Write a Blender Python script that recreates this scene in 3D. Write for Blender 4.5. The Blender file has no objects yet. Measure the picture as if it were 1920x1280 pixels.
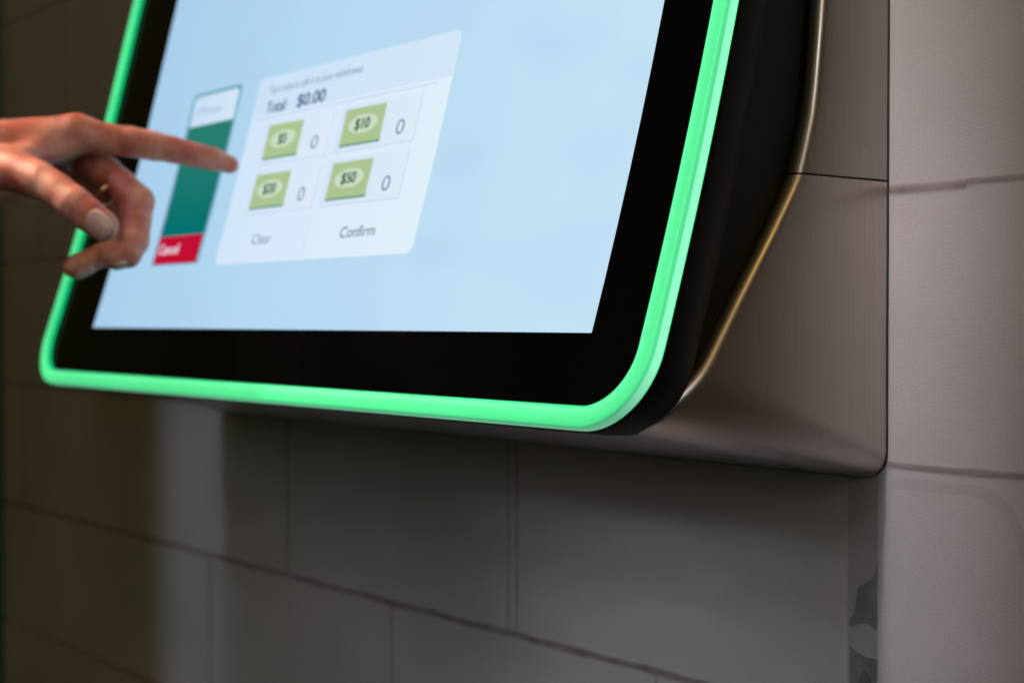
import bpy, math, random
import numpy as np
from mathutils import Vector, Matrix, Euler

C = bpy.context.scene
COL = C.collection
random.seed(4)
rng = np.random.default_rng(7)

# ---------------------------------------------------------------- camera
OR = Vector((0.0, 0.0, 1.30))                 # lower left corner of the lit display
CAM_R = Vector((0.6268, 0.7792, 0.0008)); CAM_U = Vector((-0.0117, 0.0085, 0.9999)); CAM_F = Vector((-0.7791, 0.6267, -0.0144))
CAM_P = Vector((0.9998, -0.4275, 0.0056)) + OR
cd = bpy.data.cameras.new('camera'); cam = bpy.data.objects.new('camera', cd); COL.objects.link(cam)
zb = -CAM_F.normalized(); xb = CAM_U.cross(zb).normalized(); yb = zb.cross(xb)
m = Matrix.Identity(4)
for i in range(3):
    m[i][0], m[i][1], m[i][2], m[i][3] = xb[i], yb[i], zb[i], CAM_P[i]
cam.matrix_world = m
cd.sensor_width = 36; cd.lens = 52.5; cd.clip_start = .02; cd.clip_end = 60
cd.dof.use_dof = True; cd.dof.focus_distance = .655; cd.dof.aperture_fstop = 6.8; cd.dof.aperture_blades = 9
C.camera = cam

# ---------------------------------------------------------------- world and lamps
w = bpy.data.worlds.new('World'); C.world = w; w.use_nodes = True
bg = w.node_tree.nodes['Background']; bg.inputs[1].default_value = 1.0
_tc = w.node_tree.nodes.new('ShaderNodeTexCoord'); _sx = w.node_tree.nodes.new('ShaderNodeSeparateXYZ'); _rp = w.node_tree.nodes.new('ShaderNodeValToRGB')
_mr = w.node_tree.nodes.new('ShaderNodeMapRange'); _mr.inputs[1].default_value = -1; _mr.inputs[2].default_value = 1
w.node_tree.links.new(_tc.outputs['Generated'], _sx.inputs[0]); w.node_tree.links.new(_sx.outputs[2], _mr.inputs[0]); w.node_tree.links.new(_mr.outputs[0], _rp.inputs['Fac']); w.node_tree.links.new(_rp.outputs['Color'], bg.inputs[0])
_rp.color_ramp.elements[0].position = .40; _rp.color_ramp.elements[0].color = (.012, .011, .008, 1)
_rp.color_ramp.elements[1].position = .70; _rp.color_ramp.elements[1].color = (.104, .078, .021, 1)
C.view_settings.view_transform = 'Standard'; C.view_settings.look = 'None'
C.view_settings.exposure = 0; C.view_settings.gamma = 1; C.view_settings.use_curve_mapping = False

def area(name, loc, target, size, energy, color, spread=180, size_y=None):
    l = bpy.data.lights.new(name, 'AREA'); l.energy = energy; l.color = color
    l.shape = 'RECTANGLE' if size_y else 'SQUARE'; l.size = size
    if size_y: l.size_y = size_y
    l.spread = math.radians(spread)
    o = bpy.data.objects.new(name, l); COL.objects.link(o)
    o.location = Vector(loc) + OR
    d = (Vector(target) - Vector(loc)).normalized()
    z = -d; x = Vector((1, 0, 0)); x = (x - z * x.dot(z)).normalized(); y = z.cross(x)
    mm = Matrix.Identity(4)
    for i in range(3):
        mm[i][0], mm[i][1], mm[i][2], mm[i][3] = x[i], y[i], z[i], o.location[i]
    o.matrix_world = mm
    return o
# slot downlight that grazes the wall: lights X -.19 .. .66, the machine throws a long shadow straight down
area('wall_washer', (.235, -.33, 1.55), (.235, .14, -.05), .85, .04, (1, .90, .84), spread=3, size_y=.34)
area('wall_washer', (.568, -.33, 1.55), (.568, .14, .10), .11, .088, (1, .87, .81), spread=6, size_y=.13)
# cool front light as added stacked beams; left cutoff stands in for body's shadow
for k in range(9):
    el = 9 + 6.2 * k
    c_, s_ = math.cos(math.radians(el)), math.sin(math.radians(el))
    area('front_fill_beam', (.225, .14 - 2.0 * c_, -.15 + 2.0 * s_), (.225, .14, -.15), .81, .025 + .0075 * k, (.75, .82, 1.0), spread=3, size_y=.8)
    if k in (2, 4, 6, 8): area('front_fill_beam', (.45, .14 - 2.0 * c_, -.15 + 2.0 * s_), (.45, .14, -.17), .24, .060, (.77, .79, 1.0), spread=9, size_y=.55)  # extra beams added to brighten the wall towards the right
# added unseen lights for the hand and the steel rim
area('hand_warm_beam', (-.7, -1.0, 1.5), (.185, -.13, .13), .20, .40, (1, .70, .50), spread=9)  # narrow beam added to warm the hand alone
area('steel_lip_fill', (-1.2, -2.4, .7), (.3, .1, 0), 1.8, 1.1, (1, .88, .58))  # large soft panel added to brighten the front-facing steel lip
area('upper_rim_glint', (2.05, -1.15, .72), (.56, .09, .08), .10, 5.0, (1, .90, .87), size_y=1.05)  # strip added to be mirrored along the upper rim edge
area('lower_rim_glint', (1.55, -.10, 1.7), (.56, .05, 0), .22, 4.5, (1, .58, .13), size_y=.5)  # gold light added for the highlight on the lower rim

# ---------------------------------------------------------------- materials
def srgb(h):
    h = h.lstrip('#'); v = [int(h[i:i+2], 16) / 255 for i in (0, 2, 4)]
    return tuple(((c / 12.92) if c <= .04045 else ((c + .055) / 1.055) ** 2.4) for c in v)
def mat(name, col, rough=.5, metal=0, spec=.5, emit=None, es=0):
    M = bpy.data.materials.new(name); M.use_nodes = True
    p = M.node_tree.nodes['Principled BSDF']
    p.inputs['Base Color'].default_value = (*col, 1); p.inputs['Roughness'].default_value = rough
    p.inputs['Metallic'].default_value = metal; p.inputs['Specular IOR Level'].default_value = spec
    if emit: p.inputs['Emission Color'].default_value = (*emit, 1); p.inputs['Emission Strength'].default_value = es
    return M
def N(M, t, **k):
    n = M.node_tree.nodes.new(t)
    for a, b in k.items(): setattr(n, a, b)
    return n
def L(M, a, b): M.node_tree.links.new(a, b)
def P(M): return M.node_tree.nodes['Principled BSDF']

def ui(name, col, s=1.0):                      # a colour shown by the display
    return mat(name, (0, 0, 0), .5, 0, 0.0, col if not isinstance(col, str) else srgb(col), s)

def mat_wall():
    M = mat('printed_wall_covering', (.3, .3, .3), .62, 0, .25)
    tc = N(M, 'ShaderNodeTexCoord'); 
    n1 = N(M, 'ShaderNodeTexNoise'); n1.inputs['Scale'].default_value = 7; n1.inputs['Detail'].default_value = 4
    L(M, tc.outputs['Object'], n1.inputs['Vector'])
    r = N(M, 'ShaderNodeValToRGB'); r.color_ramp.elements[0].position = .33; r.color_ramp.elements[1].position = .68
    r.color_ramp.elements[0].color = (.30, .29, .27, 1); r.color_ramp.elements[1].color = (.385, .352, .35, 1)
    L(M, n1.outputs['Fac'], r.inputs['Fac'])
    # woven threads
    def wave(ax):
        wv = N(M, 'ShaderNodeTexWave'); wv.wave_type = 'BANDS'; wv.bands_direction = ax; wv.wave_profile = 'SIN'
        wv.inputs['Scale'].default_value = 2 * math.pi / (20 * .00085) ; wv.inputs['Distortion'].default_value = .6
        wv.inputs['Detail'].default_value = 1; wv.inputs['Detail Scale'].default_value = 1.5
        L(M, tc.outputs['Object'], wv.inputs['Vector']); return wv
    a, b = wave('X'), wave('Z')
    mx = N(M, 'ShaderNodeMath', operation='MULTIPLY'); L(M, a.outputs['Fac'], mx.inputs[0]); L(M, b.outputs['Fac'], mx.inputs[1])
    n2 = N(M, 'ShaderNodeTexNoise'); n2.inputs['Scale'].default_value = 900; n2.inputs['Detail'].default_value = 2
    L(M, tc.outputs['Object'], n2.inputs['Vector'])
    ad = N(M, 'ShaderNodeMath', operation='ADD'); L(M, mx.outputs[0], ad.inputs[0]); L(M, n2.outputs['Fac'], ad.inputs[1])
    mr = N(M, 'ShaderNodeMapRange'); mr.inputs[1].default_value = .3; mr.inputs[2].default_value = 1.3; mr.inputs[3].default_value = .83; mr.inputs[4].default_value = 1.13
    L(M, ad.outputs[0], mr.inputs[0])
    mm = N(M, 'ShaderNodeVectorMath', operation='SCALE'); L(M, r.outputs['Color'], mm.inputs[0]); L(M, mr.outputs[0], mm.inputs['Scale'])
    L(M, mm.outputs[0], P(M).inputs['Base Color'])
    bp = N(M, 'ShaderNodeBump'); bp.inputs['Strength'].default_value = .25; bp.inputs['Distance'].default_value = .0003
    L(M, ad.outputs[0], bp.inputs['Height']); L(M, bp.outputs[0], P(M).inputs['Normal'])
    return M
def mat_print(name, col, alpha=.5, soft=False):            # translucent ink and tone layers on the wall covering
    M = mat(name, col, .62, 0, .25)
    tc = N(M, 'ShaderNodeTexCoord'); n = N(M, 'ShaderNodeTexNoise'); n.inputs['Scale'].default_value = 60; n.inputs['Detail'].default_value = 5
    L(M, tc.outputs['Object'], n.inputs['Vector'])
    mr = N(M, 'ShaderNodeMapRange'); mr.inputs[1].default_value = .3; mr.inputs[2].default_value = .7
    mr.inputs[3].default_value = alpha * .7; mr.inputs[4].default_value = min(1, alpha * 1.25)
    L(M, n.outputs['Fac'], mr.inputs[0])
    if soft:
        uv = N(M, 'ShaderNodeUVMap'); sx = N(M, 'ShaderNodeSeparateXYZ'); L(M, uv.outputs[0], sx.inputs[0])
        pp = N(M, 'ShaderNodeMath', operation='PINGPONG'); pp.inputs[1].default_value = .5; L(M, sx.outputs[1], pp.inputs[0])
        m3 = N(M, 'ShaderNodeMapRange'); m3.interpolation_type = 'SMOOTHSTEP'; m3.inputs[1].default_value = .02; m3.inputs[2].default_value = .36; L(M, pp.outputs[0], m3.inputs[0])
        mu = N(M, 'ShaderNodeMath', operation='MULTIPLY'); L(M, m3.outputs[0], mu.inputs[0]); L(M, mr.outputs[0], mu.inputs[1]); L(M, mu.outputs[0], P(M).inputs['Alpha'])
    else: L(M, mr.outputs[0], P(M).inputs['Alpha'])
    return M
def mat_steel(name, base, tint=1.0, rough=.38):
    M = mat(name, base, rough, 1.0)
    tc = N(M, 'ShaderNodeTexCoord'); mp = N(M, 'ShaderNodeMapping'); mp.inputs['Scale'].default_value = (1100, 1100, 8)
    L(M, tc.outputs['Object'], mp.inputs['Vector'])
    n = N(M, 'ShaderNodeTexNoise'); n.inputs['Scale'].default_value = 1; n.inputs['Detail'].default_value = 3
    L(M, mp.outputs[0], n.inputs['Vector'])
    n3 = N(M, 'ShaderNodeTexNoise'); n3.inputs['Scale'].default_value = 22; n3.inputs['Detail'].default_value = 5
    L(M, tc.outputs['Object'], n3.inputs['Vector'])
    mr = N(M, 'ShaderNodeMapRange'); mr.inputs[1].default_value = .3; mr.inputs[2].default_value = .7; mr.inputs[3].default_value = rough - .05; mr.inputs[4].default_value = rough + .09
    L(M, n3.outputs['Fac'], mr.inputs[0]); L(M, mr.outputs[0], P(M).inputs['Roughness'])
    m2 = N(M, 'ShaderNodeMapRange'); m2.inputs[1].default_value = .25; m2.inputs[2].default_value = .75; m2.inputs[3].default_value = .93; m2.inputs[4].default_value = 1.06
    L(M, n.outputs['Fac'], m2.inputs[0])
    sc = N(M, 'ShaderNodeVectorMath', operation='SCALE'); sc.inputs[0].default_value = base; L(M, m2.outputs[0], sc.inputs['Scale'])
    L(M, sc.outputs[0], P(M).inputs['Base Color'])
    return M
def mat_black(name, base, rough, spec=.4):
    M = mat(name, base, rough, 0, spec)
    tc = N(M, 'ShaderNodeTexCoord'); mp = N(M, 'ShaderNodeMapping'); mp.inputs['Scale'].default_value = (1, 1, .35)
    L(M, tc.outputs['Object'], mp.inputs['Vector'])
    n = N(M, 'ShaderNodeTexNoise'); n.inputs['Scale'].default_value = 90; n.inputs['Detail'].default_value = 8; n.inputs['Roughness'].default_value = .75
    L(M, mp.outputs[0], n.inputs['Vector'])
    r = N(M, 'ShaderNodeValToRGB'); r.color_ramp.elements[0].position = .63; r.color_ramp.elements[1].position = .80
    r.color_ramp.elements[0].color = (*base, 1); r.color_ramp.elements[1].color = (base[0]+.05, base[1]+.05, base[2]+.047, 1)
    L(M, n.outputs['Fac'], r.inputs['Fac']); L(M, r.outputs['Color'], P(M).inputs['Base Color'])
    return M
def mat_ring():
    M = mat('green_light_diffuser', (.02, .2, .08), .35, 0, .3)
    uv = N(M, 'ShaderNodeUVMap'); sx = N(M, 'ShaderNodeSeparateXYZ'); L(M, uv.outputs[0], sx.inputs[0])
    r = N(M, 'ShaderNodeValToRGB'); cr = r.color_ramp
    stops = [(0, (.0, .52, .16)), (.13, (.01, .68, .23)), (.26, (.15, .97, .40)), (.42, (.10, .85, .31)), (.60, (.08, .76, .26)),
             (.66, (.07, .66, .25)), (.70, (.26, .97, .56)), (.86, (.34, 1.0, .64)), (.95, (.06, .9, .30)), (1, (.0, .5, .16))]
    cr.elements[0].position = 0; cr.elements[0].color = (*stops[0][1], 1); cr.elements[1].position = 1; cr.elements[1].color = (*stops[-1][1], 1)
    for q, c in stops[1:-1]:
        e = cr.elements.new(q); e.color = (*c, 1)
    L(M, sx.outputs[1], r.inputs['Fac'])
    tc = N(M, 'ShaderNodeTexCoord'); n = N(M, 'ShaderNodeTexNoise'); n.inputs['Scale'].default_value = 9; L(M, tc.outputs['Object'], n.inputs['Vector'])
    mr = N(M, 'ShaderNodeMapRange'); mr.inputs[1].default_value = .3; mr.inputs[2].default_value = .7; mr.inputs[3].default_value = .90; mr.inputs[4].default_value = 1.06
    L(M, n.outputs['Fac'], mr.inputs[0])
    ua = N(M, 'ShaderNodeMapRange'); ua.inputs[1].default_value = .79; ua.inputs[2].default_value = .84; ua.inputs[3].default_value = .45; ua.inputs[4].default_value = 1; L(M, sx.outputs[0], ua.inputs[0])
    va = N(M, 'ShaderNodeMapRange'); va.inputs[1].default_value = .62; va.inputs[2].default_value = .68; L(M, sx.outputs[1], va.inputs[0])
    mf = N(M, 'ShaderNodeMix', data_type='FLOAT'); L(M, va.outputs[0], mf.inputs['Factor']); mf.inputs['A'].default_value = 1; L(M, ua.outputs[0], mf.inputs['B'])
    me_ = N(M, 'ShaderNodeMath', operation='MULTIPLY'); L(M, mf.outputs['Result'], me_.inputs[0]); L(M, mr.outputs[0], me_.inputs[1])
    L(M, r.outputs['Color'], P(M).inputs['Emission Color']); L(M, me_.outputs[0], P(M).inputs['Emission Strength'])
    return M
def mat_display():
    M = mat('lit_display_background', (0, 0, 0), .2, 0, .1)
    uv = N(M, 'ShaderNodeUVMap'); sx = N(M, 'ShaderNodeSeparateXYZ'); L(M, uv.outputs[0], sx.inputs[0])
    r = N(M, 'ShaderNodeValToRGB'); cr = r.color_ramp
    cr.elements[0].position = 0; cr.elements[0].color = (*srgb('#a6ceec'), 1)
    cr.elements[1].position = 1; cr.elements[1].color = (*srgb('#c4e3f6'), 1)
    e = cr.elements.new(.35); e.color = (*srgb('#b1d7f0'), 1)
    e = cr.elements.new(.7); e.color = (*srgb('#bcddf3'), 1)
    L(M, sx.outputs[0], r.inputs['Fac'])
    n = N(M, 'ShaderNodeTexNoise'); n.inputs['Scale'].default_value = 5.5; n.inputs['Detail'].default_value = 1.5
    L(M, uv.outputs[0], n.inputs['Vector'])
    r2 = N(M, 'ShaderNodeValToRGB'); r2.color_ramp.elements[0].position = .46; r2.color_ramp.elements[1].position = .70
    L(M, n.outputs['Fac'], r2.inputs['Fac'])
    k = N(M, 'ShaderNodeMath', operation='MULTIPLY'); k.inputs[1].default_value = .26; L(M, r2.outputs['Color'], k.inputs[0])
    mx = N(M, 'ShaderNodeMix', data_type='RGBA'); L(M, k.outputs[0], mx.inputs['Factor'])
    L(M, r.outputs['Color'], mx.inputs['A']); mx.inputs['B'].default_value = (*srgb('#b2c8ec'), 1)
    L(M, mx.outputs['Result'], P(M).inputs['Emission Color']); P(M).inputs['Emission Strength'].default_value = 1
    return M
def mat_uigrad(name, a, b, axis=0, s=1.0):
    M = ui(name, a, s)
    uv = N(M, 'ShaderNodeUVMap'); sx = N(M, 'ShaderNodeSeparateXYZ'); L(M, uv.outputs[0], sx.inputs[0])
    r = N(M, 'ShaderNodeValToRGB'); r.color_ramp.elements[0].color = (*srgb(a), 1); r.color_ramp.elements[1].color = (*srgb(b), 1)
    L(M, sx.outputs[axis], r.inputs['Fac']); L(M, r.outputs['Color'], P(M).inputs['Emission Color'])
    return M
def mat_skin():
    M = mat('skin', (.5, .25, .17), .37, 0, .5)
    tc = N(M, 'ShaderNodeTexCoord')
    n = N(M, 'ShaderNodeTexNoise'); n.inputs['Scale'].default_value = 55; n.inputs['Detail'].default_value = 4
    L(M, tc.outputs['Object'], n.inputs['Vector'])
    r = N(M, 'ShaderNodeValToRGB'); r.color_ramp.elements[0].position = .40; r.color_ramp.elements[1].position = .62
    r.color_ramp.elements[0].color = (.46, .12, .085, 1); r.color_ramp.elements[1].color = (.64, .29, .205, 1)
    L(M, n.outputs['Fac'], r.inputs['Fac']); L(M, r.outputs['Color'], P(M).inputs['Base Color'])
    P(M).inputs['Subsurface Weight'].default_value = .35; P(M).inputs['Subsurface Radius'].default_value = (1, .3, .15); P(M).inputs['Subsurface Scale'].default_value = .004
    v = N(M, 'ShaderNodeTexVoronoi'); v.inputs['Scale'].default_value = 900; L(M, tc.outputs['Object'], v.inputs['Vector'])
    n2 = N(M, 'ShaderNodeTexNoise'); n2.inputs['Scale'].default_value = 260; n2.inputs['Detail'].default_value = 4; L(M, tc.outputs['Object'], n2.inputs['Vector'])
    ad = N(M, 'ShaderNodeMath', operation='ADD'); L(M, v.outputs['Distance'], ad.inputs[0]); L(M, n2.outputs['Fac'], ad.inputs[1])
    bp = N(M, 'ShaderNodeBump'); bp.inputs['Strength'].default_value = .5; bp.inputs['Distance'].default_value = .0006
    L(M, ad.outputs[0], bp.inputs['Height']); L(M, bp.outputs[0], P(M).inputs['Normal'])
    return M

# ---------------------------------------------------------------- helpers
def obj(name, verts, faces, material=None, parent=None, smooth=False, uvs=None, mats=None, fm=None):
    me = bpy.data.meshes.new(name)
    me.from_pydata([tuple(v) for v in verts], [], [tuple(f) for f in faces])
    if uvs is not None:
        ul = me.uv_layers.new(name='UVMap')
        for lp in me.loops: ul.data[lp.index].uv = uvs[lp.vertex_index]
    for mt in (mats or ([material] if material else [])): me.materials.append(mt)
    if fm is not None: me.polygons.foreach_set('material_index', fm)
    if smooth: me.polygons.foreach_set('use_smooth', [True] * len(me.polygons))
    me.update(); me.validate()
    o = bpy.data.objects.new(name, me); COL.objects.link(o)
    if parent: o.parent = parent
    return o
def empty(name, loc, label, cat):
    o = bpy.data.objects.new(name, None); COL.objects.link(o); o.location = loc; o['label'] = label; o['category'] = cat
    o.empty_display_size = .05
    return o
def rel(o, root):                            # vertices were given in scene space: keep them there under a placed root
    if o.parent is root: o.matrix_parent_inverse = Matrix.Translation(root.location).inverted()
    return o

# the screen surface: X to the right, s up the gently bowed front, n outward
TH, CU = .32079, .47326
_s = np.linspace(-.12, .45, 1141); _a = TH - CU * np.clip(_s, -.12, .16)
_y = np.concatenate([[0], np.cumsum((np.sin(_a[1:]) + np.sin(_a[:-1])) / 2 * np.diff(_s))]); _z = np.concatenate([[0], np.cumsum((np.cos(_a[1:]) + np.cos(_a[:-1])) / 2 * np.diff(_s))])
_y -= np.interp(0, _s, _y); _z -= np.interp(0, _s, _z)
def S(X, s, n=0.0):
    a = np.interp(s, _s, _a)
    return Vector((X, float(np.interp(s, _s, _y) - n * math.cos(a)), float(np.interp(s, _s, _z) + n * math.sin(a)))) + OR

def rrect(x0, x1, z0, z1, r, k=12, side=14):
    """rounded rectangle, counter-clockwise from the right side's lower end; straight sides are subdivided"""
    pts = []
    if not isinstance(r, (tuple, list)): r = (r, r, r, r)     # br, tr, tl, bl
    cs = [((x1 - r[1], z1 - r[1]), 0, r[1]), ((x0 + r[2], z1 - r[2]), 90, r[2]), ((x0 + r[3], z0 + r[3]), 180, r[3]), ((x1 - r[0], z0 + r[0]), 270, r[0])]
    for i, ((cx, cz), a0, rr) in enumerate(cs):
        arc = [(cx + rr * math.cos(math.radians(a0 + 90 * j / k)), cz + rr * math.sin(math.radians(a0 + 90 * j / k))) for j in range(k + 1)]
        if pts:
            p = pts[-1]; pts += [(p[0] + (arc[0][0] - p[0]) * j / side, p[1] + (arc[0][1] - p[1]) * j / side) for j in range(1, side)]
        pts += arc
    p, q = pts[-1], pts[0]
    pts += [(p[0] + (q[0] - p[0]) * j / side, p[1] + (q[1] - p[1]) * j / side) for j in range(1, side)]
    return pts
def ui_patch(name, x0, x1, s0, s1, n, material, parent, r=0, k=6, root=None):
    """a filled rounded rectangle drawn on the display, cut into strips so that it follows the bow"""
    rows = 12; V = []; F = []; UV = []
    rs = r if isinstance(r, tuple) else (r,) * 4              # br tr tl bl
    ss = set(s0 + (s1 - s0) * i / rows for i in range(rows + 1))
    for i in range(k + 1):
        t = 1 - math.cos(math.radians(90 * i / k)) if False else i / k
        for q in (rs[0], rs[3]): ss.add(s0 + q * (1 - math.cos(t * math.pi / 2)))
        for q in (rs[1], rs[2]): ss.add(s1 - q * (1 - math.cos(t * math.pi / 2)))
    ss = sorted(ss); ss = [a for i, a in enumerate(ss) if i == 0 or a - ss[i - 1] > 1e-7]
    def cut(s, rb, rt):
        if rb > 0 and s < s0 + rb: return rb - math.sqrt(max(0, rb * rb - (s0 + rb - s) ** 2))
        if rt > 0 and s > s1 - rt: return rt - math.sqrt(max(0, rt * rt - (s - s1 + rt) ** 2))
        return 0
    for s in ss:
        a = x0 + cut(s, rs[3], rs[2]); b = x1 - cut(s, rs[0], rs[1])
        for X in (a, b): V.append(S(X, s, n)); UV.append(((X - x0) / (x1 - x0), (s - s0) / (s1 - s0)))
    for i in range(len(ss) - 1): F.append((2*i, 2*i+1, 2*i+3, 2*i+2))
    return rel(obj(name, V, F, material, parent, uvs=UV), root)
def ui_ring(name, cx, cs, rx, rs, n, material, parent, root):
    V = [S(cx, cs, n)] + [S(cx + rx * math.cos(a), cs + rs * math.sin(a), n) for a in np.linspace(0, 2 * math.pi, 49)[:-1]]
    return rel(obj(name, V, [(0, 1 + i, 1 + (i + 1) % 48) for i in range(48)], material, parent), root)
def text_geo(body, bold=0.0):
    cu = bpy.data.curves.new('t', 'FONT'); cu.body = body; cu.size = 1; cu.offset = bold; cu.resolution_u = 6
    o = bpy.data.objects.new('t', cu); COL.objects.link(o)
    bpy.context.view_layer.update()
    me = bpy.data.meshes.new_from_object(o.evaluated_get(bpy.context.evaluated_depsgraph_get()))
    V = [tuple(v.co) for v in me.vertices]; F = [tuple(p.vertices) for p in me.polygons]
    bpy.data.objects.remove(o); bpy.data.curves.remove(cu); bpy.data.meshes.remove(me)
    return V, F
_, _capF = None, None
CAPV, _f = text_geo('H'); CAP = max(v[1] for v in CAPV)
def ui_text(name, body, x0, x1, s0, cap, n, material, parent, root, bold=0.0, heavy=0.0):
    V, F = text_geo(body, bold)
    a = min(v[0] for v in V); b = max(v[0] for v in V)
    x1 -= heavy; W = []; G = []
    for i in range(3 if heavy else 1):                 # heavier strokes: the outline laid down again a hair to the side
        k = len(W); W += [S(x0 + i * heavy / 2 + (v[0] - a) / (b - a) * (x1 - x0), s0 + v[1] / CAP * cap, n + .00003 * i) for v in V]
        G += [tuple(q + k for q in f) for f in F]
    return rel(obj(name, W, G, material, parent), root)
def loft(sections, closed=True, flip=False):
    n = len(sections[0]); V = [p for s in sections for p in s]; F = []
    for i in range(len(sections) - 1):
        for j in range(n if closed else n - 1):
            k = (j + 1) % n
            q = (i*n+j, i*n+k, (i+1)*n+k, (i+1)*n+j)
            F.append(q[::-1] if flip else q)
    return V, F

# ================================================================ the wall
WALLY = .14
wall_mat = mat_wall()
def sheet(name, x0, x1, z0, z1, y, material, parent=None, th=0):
    V = [Vector(p) + OR for p in ((x0, y, z0), (x1, y, z0), (x1, y, z1), (x0, y, z1))]
    F = [(0, 1, 2, 3)]
    if th:
        V += [v + Vector((0, th, 0)) for v in V]; F += [(5, 4, 7, 6), (0, 4, 5, 1), (1, 5, 6, 2), (2, 6, 7, 3), (3, 7, 4, 0)]
    return obj(name, V, F, material, parent)
wall = sheet('wall', -2.2, 2.6, -1.3, 1.5, WALLY, wall_mat, th=.12)
wall['label'] = 'grey wall with printed block pattern on woven covering behind the machine'; wall['category'] = 'wall'
ink_m = mat_print('mortar_ink', (.16, .10, .10), .44, True)
ink_soft = mat_print('faint_mortar_ink', (.17, .15, .15), .28, True)
ink_grey = mat_print('grey_ink', (.12, .11, .115), .42)
tone_grey = mat_print('grey_tone_layer', (.20, .20, .21), .22)
tone_olive = mat_print('olive_tone_layer', (.21, .165, .085), .55)
def band(name, x0, x1, z, h, material, layer=1, vert=False, wob=.14, seed=0, parent=wall):
    rg = random.Random(seed); n = max(6, int((x1 - x0) / .012)); V = []; F = []
    ph = [rg.uniform(0, 6) for _ in range(4)]
    for i in range(n + 1):
        t = x0 + (x1 - x0) * i / n
        u = h / 2 * (1 + wob * (math.sin(t * 90 + ph[0]) + .6 * math.sin(t * 210 + ph[1])))
        d = h / 2 * (1 + wob * (math.sin(t * 70 + ph[2]) + .7 * math.sin(t * 180 + ph[3])))
        for q in (z - d, z + u):
            V.append(Vector((q, WALLY - .0004 * layer, t) if vert else (t, WALLY - .0004 * layer, q)) + OR)
    for i in range(n): F.append((2*i, 2*i+2, 2*i+3, 2*i+1) if not vert else (2*i, 2*i+1, 2*i+3, 2*i+2))
    return obj(name, V, F, material, parent, uvs=[(i // 2 / n, i % 2) for i in range(2 * n + 2)])
courses = [.3135, .19, .0655, -.0610, -.185, -.3095]
for i, z in enumerate(courses):
    if i == 2:
        band('mortar_joint', .5, .613, z, .0060, ink_m, seed=3, wob=.05); band('mortar_joint', .6128, 1.4, z + .0011, .0036, ink_m, seed=4, wob=.08)
        band('mortar_joint', -1.6, .3, z, .004, ink_m, seed=14)
    else:
        band('mortar_joint', -1.6, 1.4, z, .0046 if i != 4 else .0064, ink_m, seed=i)
for i, (x, z0, z1, h) in enumerate(((.2995, -.183, -.063, .0022), (.2915, -.183, -.063, .0035), (.0275, -.183, -.063, .007), (-.096, -.307, -.187, .006), (.165, -.307, -.187, .005),
                       (-.388, .192, .312, .006), (-.26, -.059, .064, .006), (-.26, -.183, -.063, .004), (-.50, -.183, -.063, .005), (-.45, .067, .188, .005), (.42, -.307, -.187, .004))):
    band('mortar_joint', z0, z1, x, h, ink_m if i == 0 else ink_soft, vert=True, seed=30 + i)
def shape(name, pts, material, layer=2):
    V = [Vector((x, WALLY - .0004 * layer, z)) + OR for x, z in pts]
    return obj(name, V, [tuple(range(len(V)))], material, wall)
shape('printed_figure', [(.5665, -.1065), (.5652, -.1115), (.5632, -.1150), (.5595, -.1175), (.5560, -.1195), (.5545, -.1240), (.5540, -.1290), (.5528, -.1330), (.5500, -.1360), (.5502, -.1385), (.5520, -.1392), (.5560, -.1372), (.5610, -.1362), (.5665, -.1388)][::-1], ink_grey)
shape('printed_figure', [(.5505, -.1480), (.5540, -.1502), (.5600, -.1520), (.5665, -.1522), (.5665, -.30), (.5505, -.30)][::-1], ink_grey)
shape('printed_figure', [(.5545, -.205), (.5555, -.168), (.5580, -.1590), (.5605, -.158), (.5635, -.162), (.5650, -.175), (.5655, -.205)][::-1], ink_grey, 3)
sheet('tone_panel', .549, .5665, -.35, -.066, WALLY - .0004, tone_grey, wall)  # slightly darker upright strip below the machine's right side
sheet('tone_panel', .6640, 1.3, -.6, 1.2, WALLY - .0006, tone_olive, wall)  # olive layer over the wall's far right
def arcpanel():
    pts = [(.574, -.0665), (.618, -.0665)]
    for a in range(0, 91, 10): pts.append((.618 + .026 * math.sin(math.radians(a)), -.0925 + .026 * math.cos(math.radians(a))))
    pts += [(.644, -.0975)]
    for a in range(90, -1, -10): pts.append((.616 + .024 * math.sin(math.radians(a)), -.0955 + .024 * math.cos(math.radians(a))))
    pts += [(.574, -.0715)]
    return pts
shape('printed_outline', arcpanel()[::-1], mat_print('trace_ink', (.2, .19, .19), .08), 2)

# dark green upright at the far left edge
post_m = mat('dark_green_paint', (.02, .17, .09), .45)
V = []; 
for x in (-1.0, -.560):
    for y in (WALLY - .012, WALLY - .001):
        for z in (-1.3, 1.5): V.append(Vector((x, y, z)) + OR)
pst = obj('door_frame', V, [(0, 1, 3, 2), (4, 6, 7, 5), (0, 4, 5, 1), (2, 3, 7, 6), (0, 2, 6, 4), (1, 5, 7, 3)], post_m)
bv = pst.modifiers.new('b', 'BEVEL'); bv.width = .003; bv.segments = 2
pst['label'] = 'dark green door frame at the far left end of the wall'; pst['category'] = 'door frame'

# ================================================================ the machine
kiosk = empty('touchscreen_kiosk', OR + Vector((.246, .14, -.068)), 'wall mounted cash machine with tilted touchscreen, glowing green edge light and brushed steel shell', 'cash machine')
XL, XR, SB, ST = -.0742, .5668, -.0428, .3360          # outer edge of the light ring
glass_m = mat('black_bezel_glass', (.001, .001, .0013), .12, 0, .04)
tray_m = mat_black('black_rubber', (.0022, .0020, .0014), .5, .16)
neck_m = mat_black('black_plastic', (.0022, .002, .0015), .42, .16)
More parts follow.
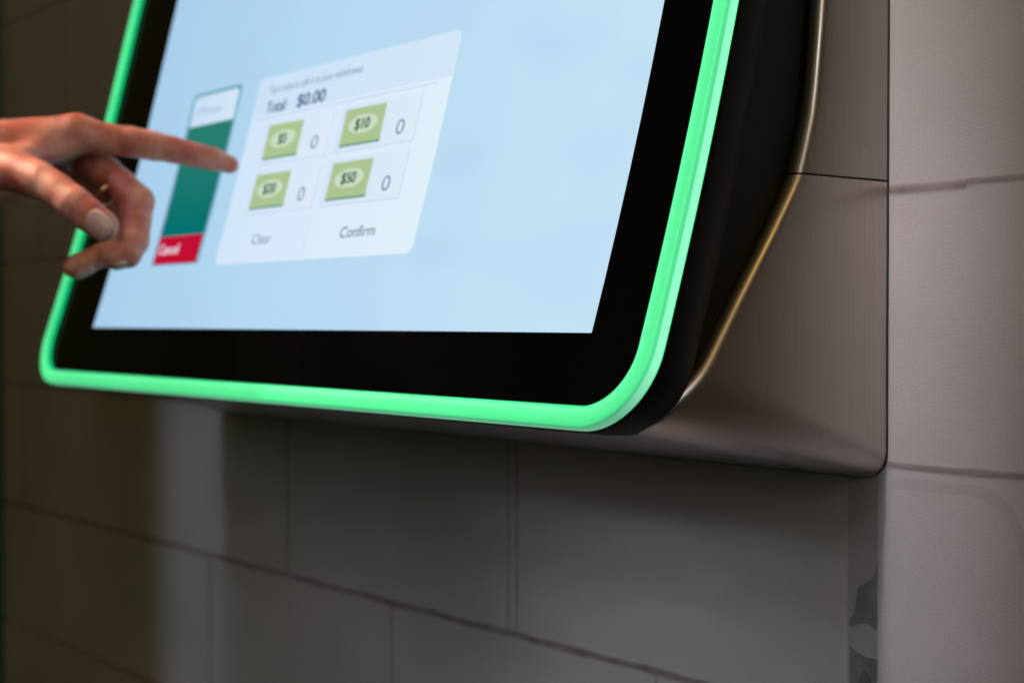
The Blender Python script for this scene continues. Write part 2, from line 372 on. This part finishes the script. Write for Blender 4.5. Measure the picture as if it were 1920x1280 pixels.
# glass
out = rrect(XL + .0085, XR - .0085, SB + .0085, ST - .0085, .0265, 10, 20)
cx_ = sum(p[0] for p in out) / len(out)
V = []; F = []
rows = sorted(set(round(p[1], 5) for p in out))
for s in rows:
    xs = [p[0] for p in out if abs(p[1] - s) < 1.1e-5]
    a, b = min(xs), max(xs)
    if b - a < .01:
        a, b = XL + .035, XR - .035
    V += [S(a, s, 0), S(b, s, 0)]
for i in range(len(rows) - 1): F.append((2*i, 2*i+1, 2*i+3, 2*i+2))
rel(obj('bezel_glass', V, F, glass_m, kiosk, smooth=True), kiosk)
# light ring: tube with a soft top, a groove and a side strip
prof = []   # (offset inward from outer edge, n, v)
W_ = .0102; 
prof = [(W_, -.001, 0), (W_, .0016, .06), (W_ - .0006, .0032, .13), (W_ - .0018, .0041, .22), (W_ * .5, .0044, .42), (.0018, .0040, .58), (.0007, .0034, .63), (.0003, .0027, .655), (.0006, .0023, .675), (.0001, .0018, .70), (0, .0005, .78), (0, -.0016, .88), (.0003, -.0026, .95), (.0014, -.0032, 1)]
secs = []; uv = []
for off, n, v in prof:
    r = max(.002, .0365 - off)
    pts = rrect(XL + off, XR - off, SB + off, ST - off, r, 16, 24)
    secs.append([S(x, s, n) for x, s in pts]); uv += [(j / len(pts), v) for j in range(len(pts))]
V, F = loft(secs, True, True)
ring = rel(obj('light_ring', V, F, mat_ring(), kiosk, smooth=True, uvs=uv), kiosk)
# tray behind the ring
secs = []
for off, n in ((.004, -.001), (.0010, -.0030), (.0008, -.006), (.0022, -.0150), (.0052, -.0255), (.0075, -.0275), (.02, -.0275)):
    secs.append([S(x, s, n) for x, s in rrect(XL + off, XR - off, SB + off, ST - off, max(.004, .0365 - off), 14, 20)])
V, F = loft(secs, True, True)
rel(obj('bezel_frame', V, F, tray_m, kiosk, smooth=True), kiosk)
# neck: runs from the tray back into the shell
secs = []
def neckring(x0, x1, z0, z1, r, y=None, dy=0):
    o = []
    for x, z in rrect(x0, x1, z0, z1, r, 14, 20):
        yy = y if y is not None else float(np.interp(z, _z, _y)) + dy
        o.append(Vector((x, yy, z)) + OR)
    return o
secs.append(neckring(-.066, .5592, -.0355, .33, .03, dy=.020)); secs.append(neckring(-.0655, .5575, -.0355, .33, .03, dy=.034)); secs.append(neckring(-.060, .5548, -.033, .33, .03, y=.128))
V, F = loft(secs, True, True)
rel(obj('neck', V, F, neck_m, kiosk, smooth=True), kiosk)

# steel shell
zr = [-.042, -.030, -.0146, .0146, .0451, .0705, .1007, .149, .42]; yr = [.004, .0150, .0272, .0476, .0696, .0864, .0955, .1012, .1060]
# smooth the rim curve
zz = np.linspace(-.045, .42, 400); yy = np.interp(zz, zr, yr)
ker = np.hanning(21); ker /= ker.sum(); ypad = np.pad(yy, 10, mode='edge'); ysm = np.convolve(ypad, ker, 'valid')
def rim_y(z): return float(np.interp(z, zz, ysm))
SW = dict(x0=-.079, x1=.5712, z0=-.0678, z1=.400)
def shell_sections(part):
    """rim and wall outlines walked from the right side's top down, along the bottom and up the left side"""
    split = .0706; gap = .0004
    rim = []; wl = []; inw = []
    if part == 'lower': zt = split - gap; zlist = np.linspace(zt, -.012, 26)
    else: zlist = np.linspace(.40, split + gap, 26)
    def push(side):
        lst = list(zlist) if side > 0 else list(zlist)[::-1]
        for z in lst:
            t = (z + .012) / (.40 + .012)
            zw = -.0553 + (z + .012) * ((.0697 + .0553) / (.0706 + .012)) if z < .0706 else .0697 + (z - .0706)
            rim.append(Vector((.5635 if side > 0 else -.0713, rim_y(z), z))); wl.append(Vector((SW['x1'] if side > 0 else SW['x0'], .1388, zw))); inw.append(Vector((-side, 0, 0)))
    if part == 'upper':
        push(1); return [(rim, wl, inw)], None
    push(1)
    K = 14; rr = .030; rw = .0125
    for j in range(1, K + 1):
        a = math.radians(90 * j / K)
        z = -.012 - rr * math.sin(a); x = .5635 - rr + rr * math.cos(a)
        rim.append(Vector((x, rim_y(z), z))); wl.append(Vector((SW['x1'] - rw + rw * math.cos(a), .1388, -.0553 - rw * math.sin(a)))); inw.append(Vector((-math.cos(a), 0, math.sin(a))))
    for j in range(1, 30):
        t = j / 30
        rim.append(Vector((.5335 + (-.0413 - .5335) * t, rim_y(-.042), -.042))); wl.append(Vector((.5587 + (-.0665 - .5587) * t, .1388, -.0678))); inw.append(Vector((0, 0, 1)))
    for j in range(0, K):
        a = math.radians(90 * (K - j) / K)
        z = -.012 - rr * math.sin(a); x = -.0713 + rr - rr * math.cos(a)
        rim.append(Vector((x, rim_y(z), z))); wl.append(Vector((SW['x0'] + rw - rw * math.cos(a), .1388, -.0553 - rw * math.sin(a)))); inw.append(Vector((math.cos(a), 0, math.sin(a))))
    push(-1)
    return [(rim, wl, inw)], None
def build_shell(name, part, material, left=False):
    (rim, wl, inw), = shell_sections(part)[0]
    if left:                                              # mirrored upper side
        f = lambda v: Vector((.4922 - v.x, v.y, v.z)); rim = [f(v) for v in rim]; wl = [f(v) for v in wl]; inw = [Vector((-v.x, v.y, v.z)) for v in inw]
    R0 = .0042; cols = []
    for r_, w_, d in zip(rim, wl, inw):
        side = (r_ - w_).normalized()
        c = r_ - side * R0 + d * R0
        pts = [w_.copy(), w_.lerp(r_, .33), w_.lerp(r_, .66)]
        for a in np.linspace(0, 90, 9):
            a = math.radians(a); pts.append(c - d * R0 * math.cos(a) + side * R0 * math.sin(a))
        e = pts[-1] + d * .0036; pts.append(e); pts.append(e + d * .0006 - side * .0012); pts.append(e + d * .0006 - side * .012)
        cols.append([p + OR for p in pts])
    n = len(cols[0]); V = [p for c_ in cols for p in c_]; F = []
    for i in range(len(cols) - 1):
        for j in range(n - 1):
            q = (i*n+j, (i+1)*n+j, (i+1)*n+j+1, i*n+j+1); F.append(q if left else q[::-1])
    return rel(obj(name, V, F, material, kiosk, smooth=True), kiosk)
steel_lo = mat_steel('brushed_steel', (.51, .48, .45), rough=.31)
steel_up = mat_steel('brushed_steel_upper', (.40, .38, .355), rough=.31)  # same steel; darker base stands in for its different reflection
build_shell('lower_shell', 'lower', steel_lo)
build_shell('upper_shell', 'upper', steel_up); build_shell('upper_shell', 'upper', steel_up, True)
# closed top of the machine, out of the picture
V = [Vector(p) + OR for p in ((-.079, .137, .399), (.5712, .137, .399), (.5635, .095, .399), (-.0713, .095, .399), (-.079, .137, .404), (.5712, .137, .404), (.5635, .095, .404), (-.0713, .095, .404))]
rel(obj('top_cover', V, [(0, 3, 2, 1), (4, 5, 6, 7), (0, 1, 5, 4), (1, 2, 6, 5), (2, 3, 7, 6), (3, 0, 4, 7)], steel_up, kiosk), kiosk)
# dark sheet added to keep the seam gap dark, and the dark mounting gasket
gas_m = mat('dark_gasket', (.02, .016, .012), .7)
secs = [[Vector((x, y, z)) + OR for x, z in rrect(SW['x0'] - g, SW['x1'] + g, SW['z0'] - g, SW['z1'] + .004 + g, .0125 + g, 12, 10)] for g, y in ((-.012, .1385), (.0003, .1391), (.0005, .1393), (.0005, .1399))]
V, F = loft(secs, True, True); rel(obj('mounting_gasket', V, F, gas_m, kiosk), kiosk)
V = [Vector(p) + OR for p in ((.5620, .100, .060), (.5690, .1355, .060), (.5690, .1355, .082), (.5620, .100, .082))]
rel(obj('seam_dark_sheet', V, [(0, 1, 2, 3)], gas_m, kiosk), kiosk)

# ---------------------------------------------------------------- what the display shows
disp = ui_patch('display', 0, .5231, 0, .294, .0003, mat_display(), kiosk, r=.0006, root=kiosk)
def up(*a, **k): return ui_patch(*a, root=kiosk, **k)
card_m = mat_uigrad('card_face', '#d3e5fa', '#e0f0fa')
band_m = mat_uigrad('card_header_face', '#cce1f7', '#d3e6f8')
box_m = mat_uigrad('button_face', '#d4e4f8', '#ddebf7'); line_m = ui('button_outline', '#bccde4'); line2 = ui('header_rule', '#b4c6e2')
up('dialog_card', .1565, .3705, .0416, .1645, .0006, card_m, disp, r=.0048)
up('card_header', .1568, .3702, .1388, .1642, .0008, band_m, disp, r=(0, .0046, .0046, 0))
up('header_rule', .1640, .3580, .1362, .1367, .0009, line2, disp)
green_m = ui('banknote_green', '#acc491'); edge_m = ui('banknote_lower_edge', '#3f8a78'); oval_m = ui('banknote_oval', '#c9ddc2'); num_m = ui('banknote_ink', '#23503c')
ink = ui('dark_blue_text', '#2f4a7c'); ink2 = ui('soft_blue_text', '#6f80aa')
for (bx, bs, t) in ((.1842, .1090, '$5'), (.2727, .1090, '$10'), (.1836, .0769, '$20'), (.2718, .0769, '$50')):
    hb = .0215
    up('button_outline', bx - .0056, bx + .0746, bs - .0041, bs + .0240, .0008, line_m, disp, r=.002)
    up('button', bx - .0056, bx + .0742, bs - .0037, bs + .0240, .0009, box_m, disp, r=.002)
    up('banknote_edge', bx, bx + .0413, bs - .0010, bs + .002, .0011, edge_m, disp)
    up('banknote', bx, bx + .0413, bs, bs + hb, .0013, green_m, disp)
    ui_ring('banknote_oval', bx + .0206, bs + .0113, .0150, .0057, .0015, oval_m, disp, kiosk)
    wd = .0100 if len(t) == 2 else .0152
    ui_text('banknote_value', t, bx + .0206 - wd / 2, bx + .0206 + wd / 2, bs + .0082, .0064, .0017, num_m, disp, kiosk, bold=.004, heavy=.0007)
    ui_text('count_digit', '0', bx + .0557, bx + .0630, bs + .0010 + .0002, .0086, .0011, ink, disp, kiosk, bold=-.012)
up('button_divider', .2610, .2614, .0470, .0640, .0009, line_m, disp)
ui_text('clear_text', 'Clear', .1975, .2206, .0532, .0062, .0009, ink2, disp, kiosk)
ui_text('confirm_text', 'Confirm', .2970, .3316, .0530, .0062, .0009, ink, disp, kiosk)
ui_text('total_text', 'Total:', .1738, .1990, .1398, .0074, .0009, ink, disp, kiosk, heavy=.0006)
ui_text('amount_text', '$0.00', .2112, .2436, .1398, .0080, .0009, ink, disp, kiosk, heavy=.0007)
ui_text('heading_text', 'Tap a note to add it to your withdrawal', .1724, .2790, .1530, .0048, .0009, ink2, disp, kiosk)
# side panel
up('panel_outline', .0655, .1338, .0432, .1652, .0006, mat_uigrad('panel_outline', '#7fa6c6', '#5fa3b4', 1), disp, r=(.001, .0050, .0050, .001))
up('panel_header', .0690, .1312, .1400, .1628, .0008, mat_uigrad('panel_header', '#c8def5', '#d2e6f8'), disp, r=(0, .004, .004, 0))
up('panel_body', .0690, .1312, .0636, .1412, .0010, mat_uigrad('panel_teal', '#00706e', '#2a7f70', 1), disp)
up('cancel_button', .0690, .1310, .0440, .0634, .0010, ui('cancel_red', '#c01034'), disp, r=(.002, 0, 0, 0))
ui_text('panel_text', 'ATM Locator', .0760, .1120, .1488, .0052, .0010, ui('pale_blue_text', '#90a3cc'), disp, kiosk)
ui_text('cancel_text', 'Cancel', .0728, .1018, .0508, .0068, .0013, ui('white_text', '#eadcf0'), disp, kiosk, heavy=.0008)

# ================================================================ the hand
PXF = 2800.0
def cp(px, py, d):                            # a joint: photo column, row and its distance along the view
    return np.array([(px - 960) * d / PXF, -(py - 640) * d / PXF, d])
def w2c(p):
    q = p - CAM_P; return np.array([q.dot(CAM_R), q.dot(CAM_U), q.dot(CAM_F)])
class SDF:
    def __init__(s, lo, hi, h):
        s.h = h; s.lo = np.array(lo); s.n = np.ceil((np.array(hi) - s.lo) / h).astype(int) + 1
        ax = [s.lo[i] + h * np.arange(s.n[i]) for i in range(3)]
        s.X, s.Y, s.Z = np.meshgrid(*ax, indexing='ij', sparse=True)
    def cone(s, a, b, ra, rb):
        ba = b - a; L2 = ba @ ba
        t = ((s.X - a[0]) * ba[0] + (s.Y - a[1]) * ba[1] + (s.Z - a[2]) * ba[2]) / L2
        t = np.clip(t, 0, 1)
        return np.sqrt((s.X - a[0] - t * ba[0]) ** 2 + (s.Y - a[1] - t * ba[1]) ** 2 + (s.Z - a[2] - t * ba[2]) ** 2) - (ra + (rb - ra) * t)
    def ball(s, c, r):
        return np.sqrt((s.X - c[0]) ** 2 + (s.Y - c[1]) ** 2 + (s.Z - c[2]) ** 2) - r
def smin(a, b, k):
    h = np.clip(.5 + .5 * (b - a) / k, 0, 1); return b + (a - b) * h - k * h * (1 - h)
def smax(a, b, k): return -smin(-a, -b, k)
def surface_nets(D, lo, h):
    ins = D < 0
    nx, ny, nz = D.shape
    c = [ins[i:nx-1+i, j:ny-1+j, k:nz-1+k] for i in (0, 1) for j in (0, 1) for k in (0, 1)]
    sm = sum(x.astype(np.int8) for x in c); act = (sm > 0) & (sm < 8)
    idx = -np.ones(act.shape, int); I = np.argwhere(act); idx[act] = np.arange(len(I))
    acc = np.zeros((len(I), 3)); cnt = np.zeros(len(I))
    cor = [(i, j, k) for i in (0, 1) for j in (0, 1) for k in (0, 1)]
    for a in cor:
        for ax in range(3):
            if a[ax] == 0:
                b = list(a); b[ax] = 1
                va = D[I[:, 0] + a[0], I[:, 1] + a[1], I[:, 2] + a[2]]; vb = D[I[:, 0] + b[0], I[:, 1] + b[1], I[:, 2] + b[2]]
                mk = (va < 0) != (vb < 0); t = np.where(mk, va / np.where(mk, va - vb, 1), 0)
                p = np.array(a, float)[None].repeat(len(I), 0); p[:, ax] = t
                acc[mk] += p[mk]; cnt[mk] += 1
    V = (I + acc / cnt[:, None]) * h + lo
    F = []
    for ax in range(3):
        o1, o2 = [(1, 2), (2, 0), (0, 1)][ax]
        sl0 = [slice(None)] * 3; sl1 = [slice(None)] * 3; sl0[ax] = slice(0, D.shape[ax] - 1); sl1[ax] = slice(1, D.shape[ax])
        A, B = ins[tuple(sl0)], ins[tuple(sl1)]
        for flag, (P_, Q_) in ((0, (A, B)), (1, (B, A))):
            E_ = np.argwhere(P_ & ~Q_)
            E_ = E_[(E_[:, o1] > 0) & (E_[:, o2] > 0) & (E_[:, o1] < D.shape[o1] - 1) & (E_[:, o2] < D.shape[o2] - 1)]
            def at(d1, d2):
                e = E_.copy(); e[:, o1] -= d1; e[:, o2] -= d2; return idx[e[:, 0], e[:, 1], e[:, 2]]
            q = np.stack([at(1, 1), at(0, 1), at(0, 0), at(1, 0)], 1)
            F.append(q if flag == 0 else q[:, ::-1])
    return V, np.concatenate(F)

def R(px, d): return px * d / PXF
J = dict(
    index=[(141, 252, .906, 32), (172, 255, .908, 30.5), (205, 261, .911, 29), (245, 266, .915, 28), (283, 273, .920, 28), (325, 281, .925, 24.5), (362, 290, .930, 23.5), (400, 298, .935, 21), (431, 309, .940, 17)],
    middle=[(170, 307, .936, 28), (198, 322, .922, 30), (231, 350, .915, 29), (257, 378, .908, 32), (256, 415, .900, 27), (252, 452, .893, 27), (240, 478, .888, 24), (212, 484, .884, 21)],
    ring=[(160, 300, .946, 30), (200, 350, .940, 27), (232, 395, .934, 28), (235, 430, .925, 25), (228, 466, .916, 25), (190, 478, .906, 22), (150, 497, .898, 23), (137, 501, .897, 20)],
    little=[(140, 318, .962, 27), (190, 360, .958, 24), (215, 395, .955, 23), (214, 425, .948, 21), (205, 448, .940, 19)],
    thumb=[(-30, 308, .870, 44), (30, 322, .862, 39), (74, 338, .855, 35), (108, 358, .850, 32), (140, 382, .846, 33), (165, 402, .845, 31), (192, 423, .845, 30)])
lo = cp(-460, 640, .80); hi = cp(520, 640, 1.03)
sd = SDF((cp(-150, 0, .93)[0], cp(0, 545, .9)[1], .805), (cp(475, 0, .95)[0], cp(0, 175, .93)[1], 1.00), .00105)
def chain(pts):
    d = None
    for a, b in zip(pts, pts[1:]):
        q = sd.cone(cp(*a[:3]), cp(*b[:3]), R(a[3], a[2]), R(b[3], b[2])); d = q if d is None else smin(d, q, .0016)
    return d
palm = None
for a, b in (((-230, 296, .885, 62), (-60, 292, .885, 60)), ((-230, 300, .925, 60), (-60, 298, .925, 56)),
             ((-60, 290, .885, 58), (141, 253, .906, 32)), ((-60, 292, .905, 56), (168, 262, .926, 30)), ((-60, 300, .925, 52), (163, 284, .946, 29)), ((-60, 306, .940, 46), (142, 312, .960, 27)),
             ((-60, 340, .925, 48), (100, 348, .940, 30)), ((-40, 330, .890, 40), (60, 330, .900, 26))):
    q = sd.cone(cp(*a[:3]), cp(*b[:3]), R(a[3], a[2]), R(b[3], b[2])); palm = q if palm is None else smin(palm, q, .007)
# knuckle, tendon
palm = smin(palm, sd.ball(cp(145, 239, .905), R(25, .905)), .006)
palm = smin(palm, sd.cone(cp(-40, 236, .897), cp(138, 232, .903), .0032, .0036), .005)
thumb = chain(J['thumb'])
body = smin(palm, thumb, .006)
# web of skin between thumb and index
body = smin(body, sd.cone(cp(35, 300, .875), cp(110, 275, .900), .008, .006), .009)
body = smax(body, -sd.cone(cp(84, 300, .868), cp(128, 272, .888), .0035, .0022), .006)
idx_ = chain(J['index']); body = smin(body, idx_, .005)
for k, kk in (('middle', .003), ('ring', .003), ('little', .003)):
    body = smin(body, chain(J[k]), .0016)
# creases at the joints
def torusgroove(a, b, r, depth):              # shallow ring cut round a finger
    ax = (b - a) / np.linalg.norm(b - a)
    px, py, pz = sd.X - a[0], sd.Y - a[1], sd.Z - a[2]
    t = px * ax[0] + py * ax[1] + pz * ax[2]
    rad = np.sqrt(np.maximum(0, px * px + py * py + pz * pz - t * t))
    return np.sqrt(t * t + (rad - r) ** 2) - depth
for (a, b) in ((J['index'][6], J['index'][7]), (J['index'][4], J['index'][5]), (J['thumb'][4], J['thumb'][5])):
    A, B = cp(*a[:3]), cp(*b[:3]); body = smax(body, -torusgroove(A, B, R(a[3], a[2]) + .0003, .00045), .0016)
Vc, Fc = surface_nets(body, sd.lo, sd.h)
def c2w(v): return CAM_P + CAM_R * float(v[0]) + CAM_U * float(v[1]) + CAM_F * float(v[2])
Rm = np.array([list(CAM_R), list(CAM_U), list(CAM_F)]); Vw = Vc @ Rm + np.array(list(CAM_P))
skin = mat_skin()
hand = obj('person', [tuple(v) for v in Vw], [tuple(int(i) for i in f)[::-1] for f in Fc], skin, smooth=True)
sm = hand.modifiers.new('s', 'SMOOTH'); sm.factor = .5; sm.iterations = 5
hand['label'] = 'person reaching in with a left hand, index finger pointing at the screen, other fingers curled'; hand['category'] = 'person'

# fingernails
nail_m = mat('nail', (.60, .36, .31), .30, 0, .5)
def nail(tip, axis, normal, length, width, rad, parent=hand):
    ax = axis / np.linalg.norm(axis); nr = normal - ax * (normal @ ax); nr /= np.linalg.norm(nr); sd_ = np.cross(ax, nr)
    V = []; F = []; n, mq = 14, 12
    for i in range(n + 1):
        u = i / n
        for j in range(mq + 1):
            v = j / mq * 2 - 1
            hw = width / 2 * math.sqrt(max(0.0, 1 - (abs(2 * u - 1)) ** 3.2)) + width * .03
            s = v * hw; ang = s / rad
            p = tip + ax * (u - .5) * length + nr * (rad * math.cos(ang) - .0006 * (2*u-1)**2 - (.0007 if abs(v) > .95 or i in (0, n) else 0)) + sd_ * rad * math.sin(ang)
            V.append(c2w(p))
    for i in range(n):
        for j in range(mq): F.append((i*(mq+1)+j, (i+1)*(mq+1)+j, (i+1)*(mq+1)+j+1, i*(mq+1)+j+1))
    o = obj('fingernail', V, F, nail_m, parent, smooth=True)
    so = o.modifiers.new('t', 'SOLIDIFY'); so.thickness = .0005; so.offset = 0
    return o
t0 = cp(190, 419, .845); ax0 = cp(215, 440, .846) - cp(165, 400, .845)
nail(t0, ax0, np.array([-.05, -.22, -1.0]), .0170, .0158, R(30.3, .845) + .0002)
t1 = cp(150, 497, .898); nail(t1, cp(137, 501, .897) - cp(190, 478, .906), np.array([.05, -1, -.55]), .0125, .010, R(22.5, .898) + .0003)
t2 = cp(222, 482, .885); nail(t2, cp(212, 484, .884) - cp(240, 478, .888), np.array([.15, -1, -.45]), .010, .009, R(22, .885) + .0003)
# gold finger ring on the ring finger
gold = mat('gold', (.95, .68, .32), .18, 1)
a_, b_ = cp(168, 330, .902), cp(196, 372, .895)
def torus(c, ax, r1, r2, name, material, parent):
    ax = ax / np.linalg.norm(ax); u = np.cross(ax, [0, 0, 1.]); u /= np.linalg.norm(u); v = np.cross(ax, u)
    V = []; F = []; n, k = 40, 10
    for i in range(n):
        a = 2 * math.pi * i / n; dr = u * math.cos(a) + v * math.sin(a)
        for j in range(k):
            b = 2 * math.pi * j / k; V.append(c2w(c + dr * (r1 + r2 * math.cos(b)) + ax * r2 * 1.4 * math.sin(b)))
    for i in range(n):
        for j in range(k): F.append((i*k+j, ((i+1) % n)*k+j, ((i+1) % n)*k+(j+1) % k, i*k+(j+1) % k))
    return obj(name, V, F, material, parent, smooth=True)
torus(cp(203, 364, .917), cp(232, 395, .912) - cp(200, 350, .918), R(27.8, .917), .0009, 'finger_ring', gold, hand)
# sleeve, just out of the picture
sl_m = mat('dark_sleeve_cloth', (.02, .02, .024), .85)
secs = []
A = cp(-140, 298, .905); B = cp(-620, 330, .93)
axs = (B - A) / np.linalg.norm(B - A); u = np.array([0, 1., 0]); u = u - axs * (u @ axs); u /= np.linalg.norm(u); v = np.cross(axs, u)
for t, r1, r2 in ((-.002, .023, .036), (0, .0275, .041), (.02, .029, .043), (.06, .031, .045), (.12, .036, .049), (.17, .041, .053)):
    c = A + axs * t
    secs.append([c2w(c + u * r1 * math.cos(a) * (1 + .03 * math.sin(5 * a + t * 90)) + v * r2 * math.sin(a)) for a in np.linspace(0, 2 * math.pi, 37)[:-1]])
V, F = loft(secs, True); n = len(V); F.append(tuple(range(n - 36, n)))
obj('sleeve', V, F, sl_m, hand, smooth=True)
